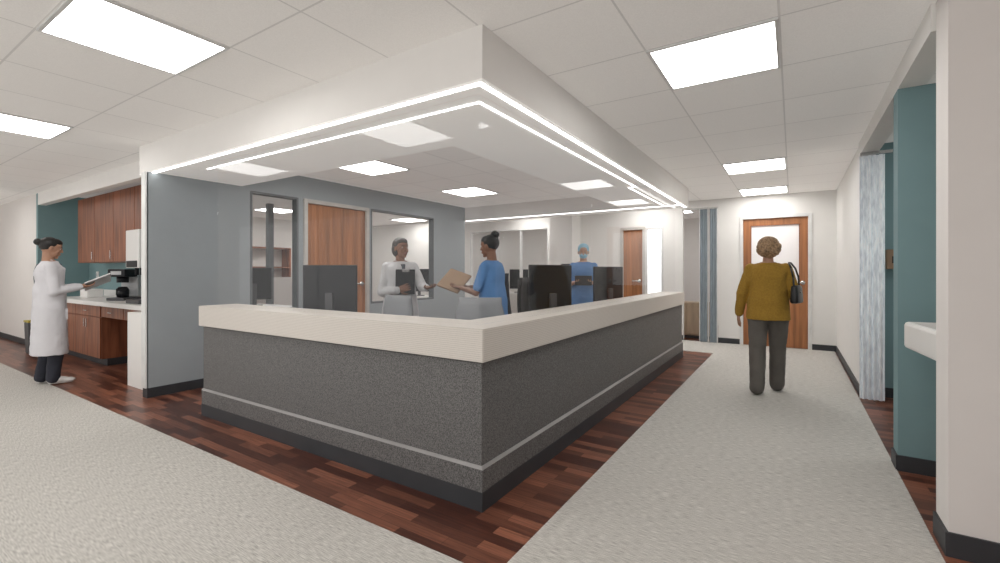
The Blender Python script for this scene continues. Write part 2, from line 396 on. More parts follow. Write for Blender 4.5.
for b in [(-4.50, -3.02, GY-.005, GY+.005), (-3.01, GX, GY-.005, GY+.005), (GX-.005, GX+.005, GY+.012, 3.90), (GX-.005, GX+.005, 3.91, 5.65), (GX-.005, GX+.005, 5.66, 7.37)]:
    e = empty('glass_screen', ((b[0]+b[1])/2, (b[2]+b[3])/2, gz0), 'clear frameless glass screen standing on the countertop', 'glass screen', group='glass screens')
    dx, dy = (b[1]-b[0])/2, (b[3]-b[2])/2
    box('glass_panel', (-dx, dx, -dy, dy, 0, gz1-gz0), M['glass'], 0, e)
e = empty('work_desk', (0, 0, 0), 'L-shaped light gray inner work surface', 'desk')
boxes('desk_top', [(-4.5, -1.58, 2.37, 3.0, .715, .745), (-2.08, -1.58, 3.0, 7.3, .715, .745)], M['lgray'], 0, e)
each('desk_support', [(-4.5, -4.46, 2.37, 2.95, 0, .715), (-3.1, -3.06, 2.37, 2.95, 0, .715), (-2.05, -1.62, 4.6, 4.64, 0, .715), (-2.05, -1.62, 7.24, 7.28, 0, .715), (-2.05, -1.62, 5.95, 5.99, 0, .715)], M['lgray'], 0, e)

# monitors
def monitor(loc, rotz, label, first=[None]):
    if first[0]:
        return copytree(first[0], loc, rotz, label)
    e = empty('computer_monitor', loc, label, 'monitor', rotz, group='desk monitors')
    box('monitor_housing', (-.25, .25, -.02, .015, .10, .62), M['black'], .008, e)
    box('monitor_screen', (-.235, .235, .015, .018, .12, .605), M['screen'], 0, e)
    boxes('monitor_stand', [(-.035, .035, -.05, -.02, .012, .36), (-.12, .12, -.10, .08, 0, .014)], M['dgray'], .004, e)
    first[0] = e; return e
LB = 'black desktop monitor on work desk seen from behind'
monitor((-3.65, 2.74, .745), math.radians(34), LB)
monitor((-1.86, 3.75, .745), math.radians(68), LB)
monitor((-1.88, 5.35, .745), math.radians(68), LB)

# chairs
def office_chair(loc, rotz, m, label, hi=.0):
    e = empty('office_chair', loc, label, 'chair', rotz)
    box('seat', (-.24, .24, -.22, .24, .43, .50), M[m], .025, e)
    bm = bmesh.new()
    n = 10; rows = 8; h0, h1 = .56, 1.08+hi
    grid = []
    for side in (0, 1):
        g = []
        for j in range(rows+1):
            tz = j/rows; r = []
            wz = .22*(1-.18*abs(tz-.35)**1.5)
            if tz > .85: wz *= .93
            for i in range(n+1):
                tx = i/n*2-1
                y = -.24+.05*tx*tx-.03*math.sin(tz*3)-.05*tz - side*.045
                r.append(bm.verts.new((tx*wz, y, h0+(h1-h0)*tz)))
            g.append(r)
        grid.append(g)
    for j in range(rows):
        for i in range(n):
            a, b_ = grid[0], grid[1]
            bm.faces.new((a[j][i], a[j][i+1], a[j+1][i+1], a[j+1][i])[::-1]); bm.faces.new((b_[j][i], b_[j][i+1], b_[j+1][i+1], b_[j+1][i]))
    for j in range(rows):
        for i in (0, n):
            bm.faces.new((grid[0][j][i], grid[0][j+1][i], grid[1][j+1][i], grid[1][j][i]))
    for i in range(n):
        for j in (0, rows):
            bm.faces.new((grid[0][j][i], grid[0][j][i+1], grid[1][j][i+1], grid[1][j][i]))
    bmesh.ops.recalc_face_normals(bm, faces=bm.faces)
    fromb(bm, 'backrest', M[m], e, True)
    box('back_support', (-.03, .03, -.32, -.02, .40, .43), M['dgray'], .005, e)
    box('back_upright', (-.03, .03, -.335, -.305, .40, .75), M['dgray'], .005, e)
    for s in (-1, 1):
        boxes('armrest', [(s*.27-.025, s*.27+.025, -.12, .14, .66, .69), (s*.27-.015, s*.27+.015, -.02, .02, .46, .66), (min(s*.2, s*.285), max(s*.2, s*.285), -.02, .02, .42, .46)], M['dgray'], .005, e)
    cyl('gas_column', (0, 0, .09), (0, 0, .43), .025, M['chrome'], e)
    for k in range(5):
        a = k*2*math.pi/5
        bm = bmesh.new(); addcyl(bm, (0, 0, .10), (.27*math.cos(a), .27*math.sin(a), .075), .026, .016); fromb(bm, 'base_arm', M['dgray'], e, True)
        bm = bmesh.new(); cx, cy = .27*math.cos(a), .27*math.sin(a); addcyl(bm, (cx-.02*math.sin(a), cy+.02*math.cos(a), .03), (cx+.02*math.sin(a), cy-.02*math.cos(a), .03), .03); fromb(bm, 'caster', M['black'], e, True)
    return e
office_chair((-2.38, 3.48, 0), math.radians(22), 'chairgray', 'gray office chair with curved back near person in scrubs')
office_chair((-3.10, 3.38, 0), math.radians(-10), 'chairgray', 'gray office chair with curved back at the front work desk')
office_chair((-3.35, 5.75, 0), math.radians(-80), 'black', 'black high-back office chair', .2)
office_chair((-2.50, 4.95, 0), math.radians(-100), 'black', 'black high-back office chair near the side desk', .15)

# office desks behind windows
for (x, y) in [(-7.2, 4.1), (-9.3, 6.9), (-7.4, 7.9), (-6.2, 10.6), (-4.6, 11.2)]:
    e = empty('office_desk', (x, y, 0), 'white desk in the glazed office', 'desk')
    box('desk_top', (-.7, .7, -.35, .35, .72, .75), M['solidwhite'], .004, e)
    for sx in (-.66, .66):
        box('desk_leg', (sx-.02, sx+.02, -.33, .33, 0, .72), M['lgray'], 0, e)
OL = 'black desktop monitor in the glazed office'
monitor((-7.4, 4.1, .751), math.radians(60), OL)
monitor((-9.2, 6.9, .751), math.radians(50), OL)
monitor((-7.3, 7.9, .751), math.radians(40), OL)
monitor((-6.2, 10.6, .751), math.radians(30), OL)
office_chair((-6.9, 4.95, 0), 2.8, 'black', 'black office chair in the glazed office')
office_chair((-6.6, 6.2, 0), 2.2, 'black', 'black office chair in the glazed office')
office_chair((-6.0, 11.35, 0), 2.9, 'chairgray', 'gray office chair in the glazed office')
e = empty('partition_screen', (-8.4, 4.95, 0), 'white partition with dark metal posts', 'partition')
each('partition_post', [(-.05, .05, -.05, .05, 0, 2.6), (-.05, .05, 1.5, 1.6, 0, 2.6)], M['frame'], 0, e)
box('partition_panel', (-.02, .02, .05, 1.5, .1, 1.2), M['white2'], 0, e)
e = empty('bookcase', (-10.8, 6.2, 0), 'dark wood open bookcase against office wall', 'bookcase')
each('bookcase_side', [(-.17, .17, -.62, -.58, 0, 1.9), (-.17, .17, .58, .62, 0, 1.9)], M['wood'], 0, e)
each('shelf', [(-.17, .17, -.58, .58, z, z+.03) for z in (.05, .5, .95, 1.4, 1.87)], M['wood'], 0, e)
e = empty('wall_notice_board', (-3.95, 8.74, 1.35), 'small dark framed notice on white column', 'notice board')
box('board_frame', (-.13, .13, -.015, .009, -.1, .12), M['black'], .003, e); box('board_sheet', (-.1, .1, -.02, -.015, -.07, .09), M['lgray'], 0, e)

# ------------------------------------------------------------------ beverage alcove
def cabinet_base(x0, x1):
    w = x1-x0; e = empty('base_cabinet', ((x0+x1)/2, 2.6, 0), 'reddish brown wood base cabinet under white countertop', 'cabinet', group='base cabinets')
    a, b = -w/2, w/2
    box('cabinet_body', (a, b, -.28, .34, .1, .84), M['wood'], 0, e)
    box('toe_kick', (a, b, -.22, .3, 0, .1), M['base'], 0, e)
    d = box('drawer', (a+.005, b-.005, -.30, -.28, .68, .835), M['wood'], .002, e)
    box('handle', (-.07, .07, -.33, -.318, .75, .762), M['chrome'], .003, d)
    for s in (0, 1):
        p0 = a+.005 if s == 0 else .003; p1 = -.003 if s == 0 else b-.005
        d = box('cabinet_door', (p0, p1, -.30, -.28, .11, .672), M['wood'], .002, e)
        hx = -.05 if s == 0 else .05
        box('handle', (hx-.006, hx+.006, -.33, -.318, .52, .64), M['chrome'], .003, d)
cabinet_base(-10.0, -9.0); cabinet_base(-9.0, -8.0)
e = empty('knee_space_cabinet', (-7.22, 2.6, 0), 'reddish brown wood desk section with drawer and open knee space', 'cabinet')
box('back_panel', (-.77, .77, .28, .33, 0, .68), M['wood'], 0, e)
box('apron_body', (-.77, .77, -.27, .33, .68, .84), M['wood'], 0, e)
for s in (-.39, .39):
    d = box('drawer', (s-.38, s+.38, -.29, -.27, .685, .835), M['wood'], .002, e)
    box('handle', (s-.07, s+.07, -.32, -.308, .75, .762), M['chrome'], .003, d)
struct(box('wall_alcove_end', (-6.44, -5.7, 2.1, 2.95, 0, .838), M['white']), 'low white end panel under the countertop')
e = empty('beverage_countertop', (-7.85, 2.6, .84), 'white solid surface countertop over base cabinets', 'countertop')
box('countertop_slab', (-2.15, 2.15, -.36, .34, 0, .06), M['solidwhite'], .005, e)
box('backsplash', (-2.15, 2.15, .325, .345, .06, .16), M['solidwhite'], .002, e)
def cabinet_upper(x0, x1, z0, z1):
    w = x1-x0; e = empty('wall_cabinet', ((x0+x1)/2, 2.78, z0), 'reddish brown wood wall cabinet', 'cabinet', group='wall cabinets')
    h = z1-z0
    box('cabinet_body', (-w/2, w/2, -.16, .165, 0, h), M['wood'], 0, e)
    d = box('cabinet_door', (-w/2+.004, w/2-.004, -.182, -.16, .004, h-.004), M['wood'], .002, e)
    box('handle', (w/2-.05, w/2-.038, -.21, -.198, .05, .17), M['chrome'], .003, d)
xs = -10.04
for k in range(5):
    cabinet_upper(xs+.77*k, xs+.77*(k+1)-.004, 1.45 if k < 3 else 1.88, 2.5)
# coffee machine
e = empty('coffee_machine', (-8.05, 2.62, .901), 'black and steel coffee brewer on the white countertop', 'coffee machine', math.radians(35))
box('machine_base', (-.12, .12, -.22, .17, 0, .04), M['dgray'], .008, e)
box('machine_body', (-.12, .12, .04, .17, .04, .43), M['lgray'], .012, e)
box('machine_head', (-.12, .12, -.2, .04, .33, .44), M['black'], .015, e)
bm = bmesh.new(); addcyl(bm, (0, -.08, .042), (0, -.08, .14), .07, .075); addcyl(bm, (0, -.08, .14), (0, -.08, .19), .075, .05); fromb(bm, 'carafe', M['black'], e, True)
bm = bmesh.new(); addcyl(bm, (0, -.14, .07), (0, -.19, .08), .008); addcyl(bm, (0, -.19, .08), (0, -.19, .16), .008); addcyl(bm, (0, -.19, .16), (0, -.13, .17), .008); fromb(bm, 'carafe_handle', M['black'], e, True)
box('control_panel', (-.07, .07, -.205, -.2, .36, .41), M['lgray'], 0, e)
cyl('brew_basket', (0, -.08, .25), (0, -.08, .33), .07, M['black'], e)
# water/ice dispenser
e = empty('water_dispenser', (-6.98, 2.52, .901), 'tall white and black ice and water dispenser', 'water dispenser')
box('dispenser_body', (-.2, .2, -.02, .25, 0, .93), M['solidwhite'], .012, e)
box('dispenser_head', (-.2, .2, -.2, -.02, .45, .93), M['solidwhite'], .012, e)
box('drip_tray', (-.2, .2, -.2, -.02, 0, .05), M['dgray'], .005, e)
box('dispenser_panel', (-.16, .16, -.206, -.2, .46, .54), M['black'], 0, e)
box('dispenser_backplate', (-.16, .16, -.026, -.02, .07, .44), M['lgray'], 0, e)
for s in (-.08, .08):
    cyl('spout', (s, -.12, .36), (s, -.12, .45), .022, M['black'], e)
e = empty('supply_box', (-9.4, 2.6, .901), 'white supply box on the countertop', 'box')
box('box_body', (-.16, .16, -.1, .1, 0, .11), M['solidwhite'], .004, e); box('box_lid', (-.165, .165, -.105, .105, .11, .13), M['solidwhite'], .004, e)
e = empty('light_switch', (-10.35, 2.945, 1.25), 'white wall switch on teal wall', 'switch')
box('switch_plate', (-.05, .05, -.01, .003, -.06, .06), M['solidwhite'], .002, e); box('switch_toggle', (-.015, .015, -.016, -.01, -.03, .03), M['lgray'], 0, e)
e = empty('waste_bin', (-10.22, 2.12, 0), 'dark gray waste bin with yellow rim by the wall', 'waste bin')
bm = bmesh.new(); addbox(bm, (-.12, .12, -.10, .10, 0, .50), .015)
for v in bm.verts:
    k = .85+.15*v.co.z/.5; v.co.x *= k; v.co.y *= k
fromb(bm, 'bin_body', M['dgray'], e); box('bin_lid', (-.125, .125, -.105, .105, .50, .53), M['yellowp'], .008, e)

# ------------------------------------------------------------------ right side items
e = empty('wall_sink', (.95, 3.42, .84), 'white wall-mounted hand sink with deep apron', 'sink', math.radians(5))
bm = bmesh.new(); addbox(bm, (-.36, .28, -.28, .28, 0, .16), .02)
top = [f for f in bm.faces if f.normal.z > .9 and f.calc_area() > .1]
if top:
    r = bmesh.ops.inset_region(bm, faces=top, thickness=.04); bmesh.ops.translate(bm, vec=(0, 0, -.1), verts=list({v for f in top for v in f.verts}))
fromb(bm, 'sink_basin', M['solidwhite'], e)
bm = bmesh.new(); addcyl(bm, (.25, 0, .15), (.25, 0, .32), .014); addcyl(bm, (.25, 0, .32), (.08, 0, .34), .012); addcyl(bm, (.08, 0, .34), (.08, 0, .29), .012); fromb(bm, 'faucet', M['chrome'], e, True)
def pleats(name, pts, z0, z1, m, parent):
    bm = bmesh.new(); lo = [bm.verts.new((p[0], p[1], z0)) for p in pts]; hi_ = [bm.verts.new((p[0], p[1], z1)) for p in pts]
    for i in range(len(pts)-1): bm.faces.new((lo[i], lo[i+1], hi_[i+1], hi_[i]))
    o = fromb(bm, name, m, parent, True); s = o.modifiers.new('s', 'SOLIDIFY'); s.thickness = .006; return o
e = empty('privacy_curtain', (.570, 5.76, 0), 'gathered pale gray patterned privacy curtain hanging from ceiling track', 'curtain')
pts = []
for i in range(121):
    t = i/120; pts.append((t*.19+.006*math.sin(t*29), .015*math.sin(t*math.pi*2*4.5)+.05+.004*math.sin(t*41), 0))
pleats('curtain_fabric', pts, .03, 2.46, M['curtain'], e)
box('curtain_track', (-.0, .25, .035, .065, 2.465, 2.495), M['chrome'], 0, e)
e = empty('accordion_partition', (-1.46, 9.12, 0), 'folded gray accordion partition in wall opening', 'folding partition')
for s in (0, .165):
    pts = []
    for i in range(7): pts.append((s+.01+.125*i/6, .0 if i % 2 else .03, 0))
    o = pleats('partition_panel', pts, .012, 2.46, M['accord'], e)
    for p in o.data.polygons: p.use_smooth = False
each('partition_post', [(0, .012, 0, .08, .01, 2.46), (.145, .16, 0, .08, .01, 2.46), (.295, .305, 0, .08, .01, 2.46)], M['metalwhite'], 0, e)
box('partition_track', (-.3, .31, .02, .06, 2.46, 2.49), M['chrome'], 0, e)
e = empty('credenza', (-1.75, 9.75, 0), 'light brown wood low cabinet seen through opening', 'cabinet')
box('cabinet_body', (-.5, .5, -.2, .2, .06, .7), M['woodlight'], .004, e); box('toe_kick', (-.47, .47, -.17, .2, 0, .06), M['dgray'], 0, e)
for s in (-.25, .25): box('cabinet_door', (s-.24, s+.24, -.216, -.2, .08, .68), M['woodlight'], .003, e)
e = empty('glove_dispenser', (.90, 6.15, 1.33), 'brown wall-mounted dispenser box on teal wall', 'dispenser')
box('dispenser_body', (-.09, .09, -.1, -.0, 0, .2), M['kraft'], .006, e); box('dispenser_slot', (-.05, .05, -.104, -.1, .06, .13), M['black'], 0, e)

# ------------------------------------------------------------------ people
def finish(bm, name, voxel, m, parent, sm=4, disp=0.0, dscale=.12):
    me = bpy.data.meshes.new(name+'_t'); bm.to_mesh(me); bm.free()
    o = bpy.data.objects.new(name+'_t', me); COL.objects.link(o)
    r = o.modifiers.new('r', 'REMESH'); r.mode = 'VOXEL'; r.voxel_size = voxel; r.use_smooth_shade = True
    if sm:
        s = o.modifiers.new('s', 'SMOOTH'); s.iterations = sm; s.factor = .5
    if disp:
        tx = bpy.data.textures.new('folds', 'CLOUDS'); tx.noise_scale = dscale
        d = o.modifiers.new('d', 'DISPLACE'); d.texture = tx; d.strength = disp; d.mid_level = .5
    dg = bpy.context.evaluated_depsgraph_get(); dg.update()
    nm = bpy.data.meshes.new_from_object(o.evaluated_get(dg)); nm.name = name
    bpy.data.objects.remove(o)
    nm.materials.clear(); nm.materials.append(m)
    for p in nm.polygons: p.use_smooth = True
    n = bpy.data.objects.new(name, nm); COL.objects.link(n); n.parent = parent
    return n

def limb(bm, p0, p1, r0, r1):
    addcyl(bm, p0, p1, r0, r1, 16); addsph(bm, p0, r0); addsph(bm, p1, r1)

def loft(bm, rings, n=28, p=2.3):
    vs = []
    for (x, y, z, rx, ry) in rings:
        r = []
        for i in range(n):
            a = 2*math.pi*i/n; c, s = math.cos(a), math.sin(a)
            r.append(bm.verts.new((x+rx*math.copysign(abs(c)**(2/p), c), y+ry*math.copysign(abs(s)**(2/p), s), z)))
        vs.append(r)
    for k in range(len(vs)-1):
        for i in range(n):
            j = (i+1) % n; bm.faces.new((vs[k][i], vs[k][j], vs[k+1][j], vs[k+1][i]))
    bm.faces.new(vs[0][::-1]); bm.faces.new(vs[-1])

def ik(a, t, l1, l2, pole):
    a, t, pole = V(a), V(t), V(pole); d = t-a; L = min(d.length, l1+l2-.003); u = d.normalized()
    x = (l1*l1-l2*l2+L*L)/(2*L); hh = math.sqrt(max(0, l1*l1-x*x)); p = (pole-u*pole.dot(u)).normalized()
    return a+u*x+p*hh, a+u*L

def hand(bm, w, d, n, side, curl):
    d = V(d).normalized(); n = V(n); n = (n-d*n.dot(d)).normalized(); s = d.cross(n)*side
    R = Matrix((s, d, n)).transposed()
    addsph(bm, w+d*.05, (.040, .052, .016), R)
    addsph(bm, w+d*.075, (.042, .02, .014), R)
    limb(bm, w, w+d*.03, .024, .022)
    for off, ln in ((.033, .072), (.011, .080), (-.011, .075), (-.033, .058)):
        p = w+d*.082+s*off; a = curl*.35; fan = off*1.2
        for k, f in enumerate((.45, .32, .25)):
            dd = (d*math.cos(a)+n*math.sin(a)+s*fan).normalized(); q = p+dd*ln*f
            limb(bm, p, q, .0088-.0008*k, .0082-.0008*k); p = q; a += curl
    p = w+d*.025+s*.028; a = .6
    for k, f in enumerate((.035, .03, .024)):
        dd = (s*math.cos(a)*.9+d*math.sin(a)+n*(.25+.25*k*curl)).normalized(); q = p+dd*f
        limb(bm, p, q, .0115-.001*k, .0105-.001*k); p = q; a += .35

TOR = [(.80, .145, .095), (.87, .165, .112), (.92, .166, .116), (1.00, .148, .106), (1.08, .130, .096), (1.18, .138, .102), (1.26, .150, .110), (1.32, .156, .102), (1.365, .150, .088), (1.40, .115, .072), (1.43, .070, .060)]
def torint(z):
    if z <= TOR[0][0]: return TOR[0][1], TOR[0][2]
    for a, b in zip(TOR, TOR[1:]):
        if z <= b[0]:
            t = (z-a[0])/(b[0]-a[0]); return a[1]+(b[1]-a[1])*t, a[2]+(b[2]-a[2])*t
    return TOR[-1][1], TOR[-1][2]

def person(loc, face, H, label, skin, hairc, hair='bob', g=1.0, lean=(0, 0), yaw=0, pitch=0, armR=None, armL=None,
           ankR=(.09, 0), ankL=(-.09, 0), toe=(0, 0), top=None, trousers=None, shoes=None, coat=None, shirt=None, mask=None, lift=(0, 0)):
    s = H/1.70
    rz = math.atan2(-face[0], face[1])
    e = empty('person', loc, label, 'person', rz); e.scale = (s, s, s)
    lean = V((lean[0], lean[1], 0))
    off = lambda z: lean*(max(0, z-.92)/.5)
    Rh = (Matrix.Rotation(yaw, 3, 'Z') @ Matrix.Rotation(pitch, 3, 'X'))
    hc = V((0, .018, 1.576))+off(1.55)
    hp = lambda x, y, z: hc+Rh @ V((x, y, z))
    sw = .150*(.6+.4*g)
    shs = {1: V((sw, -.005, 1.355))+off(1.37), -1: V((-sw, -.005, 1.355))+off(1.37)}
    arms = {}
    for sd, A in ((1, armR), (-1, armL)):
        A = A or {}
        w = V(A.get('w', (sd*.24, .05, .86))); pole = A.get('pole', (sd*.3, -1, -.2))
        el, wr = ik(shs[sd], w, .285, .245, pole)
        fd = V(A['d']) if 'd' in A else (wr-el).normalized()*.8+V((0, .1, -.1))
        arms[sd] = (shs[sd], el, wr, fd, V(A.get('n', (-sd, .2, 0))), A.get('curl', .35))
    legs = {}
    for sd, A, lf in ((1, ankR, lift[0]), (-1, ankL, lift[1])):
        hip = V((sd*.085*(.5+.5*g), 0, .885)); an = V((A[0], A[1], .085+lf))
        kn, an2 = ik(hip, an, .408, .398, (sd*.05, 1, 0))
        legs[sd] = (hip, kn, an, toe[0 if sd > 0 else 1])
    # body
    bm = bmesh.new()
    loft(bm, [(off(z).x, off(z).y, z, a*(.5+.5*g)*.94, b*(.4+.6*g)*.94) for z, a, b in TOR])
    nb = V((0, -.012, 1.38))+off(1.38)
    limb(bm, nb, hp(0, -.018, -.05), .056, .047)
    for sd in (1, -1):
        a, el, wr, fd, nn, cu = arms[sd]
        limb(bm, nb+V((sd*.03, 0, .01)), a+V((0, 0, -.005)), .045, .045)
        limb(bm, a, el, .045, .036); limb(bm, el, wr, .037, .024)
        hand(bm, wr, fd, nn, -sd, cu)
        hip, kn, an, ty = legs[sd]
        limb(bm, hip, kn, .080, .054); limb(bm, kn, an, .054, .036)
        fdv = V((math.sin(ty), math.cos(ty), 0))
        limb(bm, an+V((0, 0, -.04)), an+fdv*.11+V((0, 0, -.055)), .032, .024)
    # head
    addsph(bm, hp(0, -.006, .012), (.073, .090, .096), Rh, 24, 16)
    addsph(bm, hp(0, .030, -.050), (.053, .056, .062), Rh)
    addsph(bm, hp(0, .066, -.098), (.022, .018, .016), Rh)
    addsph(bm, hp(0, .05, .035), (.055, .035, .045), Rh)
    for sx in (-1, 1):
        addsph(bm, hp(sx*.034, .056, -.030), (.024, .022, .026), Rh)
        addsph(bm, hp(sx*.077, -.008, -.012), (.009, .018, .030), Rh)
        limb(bm, hp(sx*.012, .080, .024), hp(sx*.045, .066, .024), .0085, .0075)
    limb(bm, hp(0, .082, .014), hp(0, .100, -.024), .0075, .011)
    for sx in (-1, 1): addsph(bm, hp(sx*.010, .090, -.029), .008)
    addsph(bm, hp(0, .080, -.060), (.024, .012, .018), Rh)
    finish(bm, 'body', .005, skin, e, 2)
    for sx in (-1, 1):
        bm = bmesh.new(); addsph(bm, hp(sx*.030, .0725, .002), (.011, .008, .0055), Rh); ey = fromb(bm, 'eye', MS['eye'], e, True)
        bm = bmesh.new(); addsph(bm, hp(sx*.030, .0780, .002), (.0058, .003, .0052), Rh); fromb(bm, 'iris', MS['iris'], ey, True)
        bm = bmesh.new(); limb(bm, hp(sx*.015, .087, .024), hp(sx*.044, .073, .027), .0035, .0025); fromb(bm, 'eyebrow', hairc if hair != 'cap' else MS['iris'], e, True)
    if not mask:
        bm = bmesh.new(); addsph(bm, hp(0, .0895, -.056), (.021, .006, .0045), Rh); addsph(bm, hp(0, .0895, -.064), (.018, .006, .005), Rh); fromb(bm, 'mouth', MS['lip'], e, True)
    # hair
    bm = bmesh.new()
    if hair == 'cap':
        addsph(bm, hp(0, -.020, .034), (.084, .096, .090), Rh, 24, 16); addsph(bm, hp(0, -.05, .065), (.07, .06, .055), Rh)
        finish(bm, 'surgical_cap', .005, hairc, e, 2, .004, .03)
    else:
        addsph(bm, hp(0, -.028, .030), (.082, .092, .090), Rh, 24, 16)
        addsph(bm, hp(0, .02, .066), (.062, .062, .048), Rh, 24, 16)
        if hair == 'bun': addsph(bm, hp(0, -.125, .035), (.042, .038, .040), Rh); addsph(bm, hp(0, -.10, .03), (.03, .03, .03), Rh)
        if hair == 'topbun': addsph(bm, hp(0, -.085, .110), (.048, .046, .043), Rh); addsph(bm, hp(0, -.05, .08), (.06, .06, .04), Rh)
        if hair in ('bob', 'short'):
            addsph(bm, hp(0, -.050, -.015), (.084, .068, .095), Rh)
            for sx in (-1, 1): addsph(bm, hp(sx*.055, -.035, -.02), (.034, .05, .070), Rh)
        if hair == 'bob':
            addsph(bm, hp(0, -.025, .040), (.108, .110, .100), Rh)
            for k in range(22):
                a = k*2.4; addsph(bm, hp(.080*math.cos(a), -.055+.05*math.sin(a*.7), -.01+.078*math.sin(a*1.3)), .040, Rh)
        finish(bm, 'hair', .005, hairc, e, 3, .010 if hair == 'bob' else .005, .03)
    if mask:
        bm = bmesh.new(); addsph(bm, hp(0, .048, -.052), (.060, .056, .046), Rh); o = finish(bm, 'face_mask', .005, mask, e, 1)
        for sx in (-1, 1):
            bm = bmesh.new(); limb(bm, hp(sx*.055, .05, -.035), hp(sx*.080, -.005, -.005), .003, .003); fromb(bm, 'mask_strap', mask, o, True)
    tg = .5+.5*g
    if trousers:
        bm = bmesh.new()
        loft(bm, [(0, 0, z, (torint(z)[0]*tg+.012), (torint(z)[1]*(.4+.6*g)+.012)) for z in (.84, .88, .92, .96, 1.0)])
        for sd in (1, -1):
            hip, kn, an, ty = legs[sd]
            limb(bm, hip+V((0, 0, -.02)), kn, .094*(.3+.7*g), .074*tg); limb(bm, kn, an+V((0, -.010, -.015)), .074*tg, .066*tg)
        finish(bm, 'trousers', .0075, trousers, e, 6, .012, .08)
    for sd in (1, -1):
        hip, kn, an, ty = legs[sd]
        Rf = Matrix.Rotation(-ty, 3, 'Z'); b = an.copy(); z0 = an.z-.085
        P = lambda x, y, z: V((b.x, b.y, z0))+Rf @ V((x, y, z))
        bm = bmesh.new()
        addsph(bm, P(0, -.02, .05), (.038, .045, .048), Rf); addsph(bm, P(0, .05, .042), (.040, .085, .040), Rf); addsph(bm, P(0, .125, .032), (.043, .062, .030), Rf)
        limb(bm, P(-.012, -.03, .018), P(-.012, .14, .018), .018, .018); limb(bm, P(.012, -.03, .018), P(.012, .14, .018), .018, .018)
        finish(bm, 'shoe', .005, shoes, e, 2)
    def sleeve(bm, A, kind, r):
        a, el, wr, *_ = A
        nbb = nb+V((math.copysign(.05, a.x), 0, -.005))
        limb(bm, nbb, a+V((0, 0, -.004)), .050, r*.96)
        limb(bm, a, el if kind != 'short' else a.lerp(el, .78), r, r*.98)
        if kind != 'short': limb(bm, el, el.lerp(wr, .96), r*.90, r*.72)
    if top:
        bm = bmesh.new(); z0 = top['hem']; zs = [z0, (z0+.95)/2, .95, 1.02, 1.08, 1.18, 1.27, 1.32, 1.36, 1.395, 1.42]
        rings = []
        for i, z in enumerate(zs):
            a, b = torint(max(z, .88)); ex = .026 if z < 1.15 else .020
            if 1.0 < z < 1.15: ex += .012
            if z > 1.38: ex = .008
            rings.append((off(z).x, off(z).y, z, a*tg+ex, b*(.4+.6*g)+ex+(.01*(g-1)*3 if z < 1.3 else 0)))
        loft(bm, rings)
        for sd in (1, -1): sleeve(bm, arms[sd], top.get('sl', 'short'), .058*(.55+.45*g))
        o = finish(bm, top['name'], .0075, top['m'], e, 7, .012, .09)
        if 'pocket' in top:
            y = torint(1.25)[1]+.020+off(1.25).y
            box('pocket', (.03, .11, y-.01, y+.004, 1.17, 1.26), top['m'], .003, o)
    if coat:
        bm = bmesh.new(); hz = coat['hem']; zs = [hz, (hz+.75)/2, .75, .88, .98, 1.08, 1.18, 1.27, 1.32, 1.36, 1.395, 1.42]
        rings = []
        for z in zs:
            a, b = torint(max(z, .9)); fl = max(0, .9-z)*.03
            ex = .034 if z < 1.15 else .025
            if 1.0 < z < 1.15: ex += .010
            if z > 1.38: ex = .010
            rings.append((off(z).x, off(z).y, z, a*tg+ex+fl, b*(.4+.6*g)+ex+fl))
        loft(bm, rings)
        for sd in (1, -1): sleeve(bm, arms[sd], 'long', .058)
        o = finish(bm, 'coat', .0075, coat['m'], e, 6, .016, .10)
        yf = lambda z: off(z).y+torint(max(z, .9))[1]*(.4+.6*g)+(.034 if z < 1.15 else .027)
        for sx in (-1, 1):
            bm = bmesh.new(); limb(bm, V((sx*.055, .01+off(1.41).y, 1.425)), V((sx*.075, yf(1.32)-.012, 1.33)), .013, .016)
            limb(bm, V((sx*.075, yf(1.32)-.012, 1.33)), V((sx*.02, yf(1.15)-.008, 1.13)), .016, .006)
            finish(bm, 'lapel', .005, coat['m'], o, 2)
        for sx in (-1, 1):
            y = yf(.85); box('pocket', (sx*.08-.045, sx*.08+.045, y-.03, y-.002, .74, .87), coat['m'], .004, o)
        for z in (1.08, .98, .88):
            bm = bmesh.new(); addsph(bm, (off(z).x+.01, yf(z)+.002, z), (.009, .005, .009)); fromb(bm, 'button', MS['button'], o, True)
        bm = bmesh.new(); addbox(bm, (-.004, .004, yf(.9)-.02, yf(.9)+.004, hz+.03, 1.12)); fromb(bm, 'coat_front_seam', MS['button'], o)
        if shirt:
            bm = bmesh.new(); ring = [(off(z).x, off(z).y, z, w, torint(z)[1]*(.4+.6*g)+.028) for z, w in ((1.13, .012), (1.22, .035), (1.30, .055), (1.35, .055), (1.39, .045))]
            loft(bm, ring); finish(bm, 'shirt', .006, shirt, e, 2)
    bpy.context.view_layer.update()
    return e

MS = {}
MS['eye'] = mat('eye_white', (.62, .60, .58), .3); MS['iris'] = mat('iris_dark', (.03, .02, .015), .2)
MS['lip'] = mat('lips', (.30, .11, .09), .5); MS['button'] = mat('button_white', (.6, .6, .6), .4)
sk_dark = mat('brown_skin', (.24, .115, .068), .5, var=.06); sk_mid = mat('tan_skin', (.42, .23, .15), .5, var=.06); sk_light = mat('light_skin', (.55, .33, .24), .5, var=.06)
h_black = mat('black_hair', (.012, .010, .009), .45, var=.4, scale=(120, 120, 30), bump=.5, bscale=160)
h_gray = mat('dark_gray_hair', (.06, .05, .045), .5, var=.5, scale=(120, 120, 30), bump=.5, bscale=160)
h_blond = mat('graying_brown_hair', (.34, .215, .12), .6, var=.5, scale=(60, 60, 60), bump=.8, bscale=90)
f_white = mat('white_coat_cloth', (.72, .71, .74), .85, var=.03, bump=.2, bscale=500)
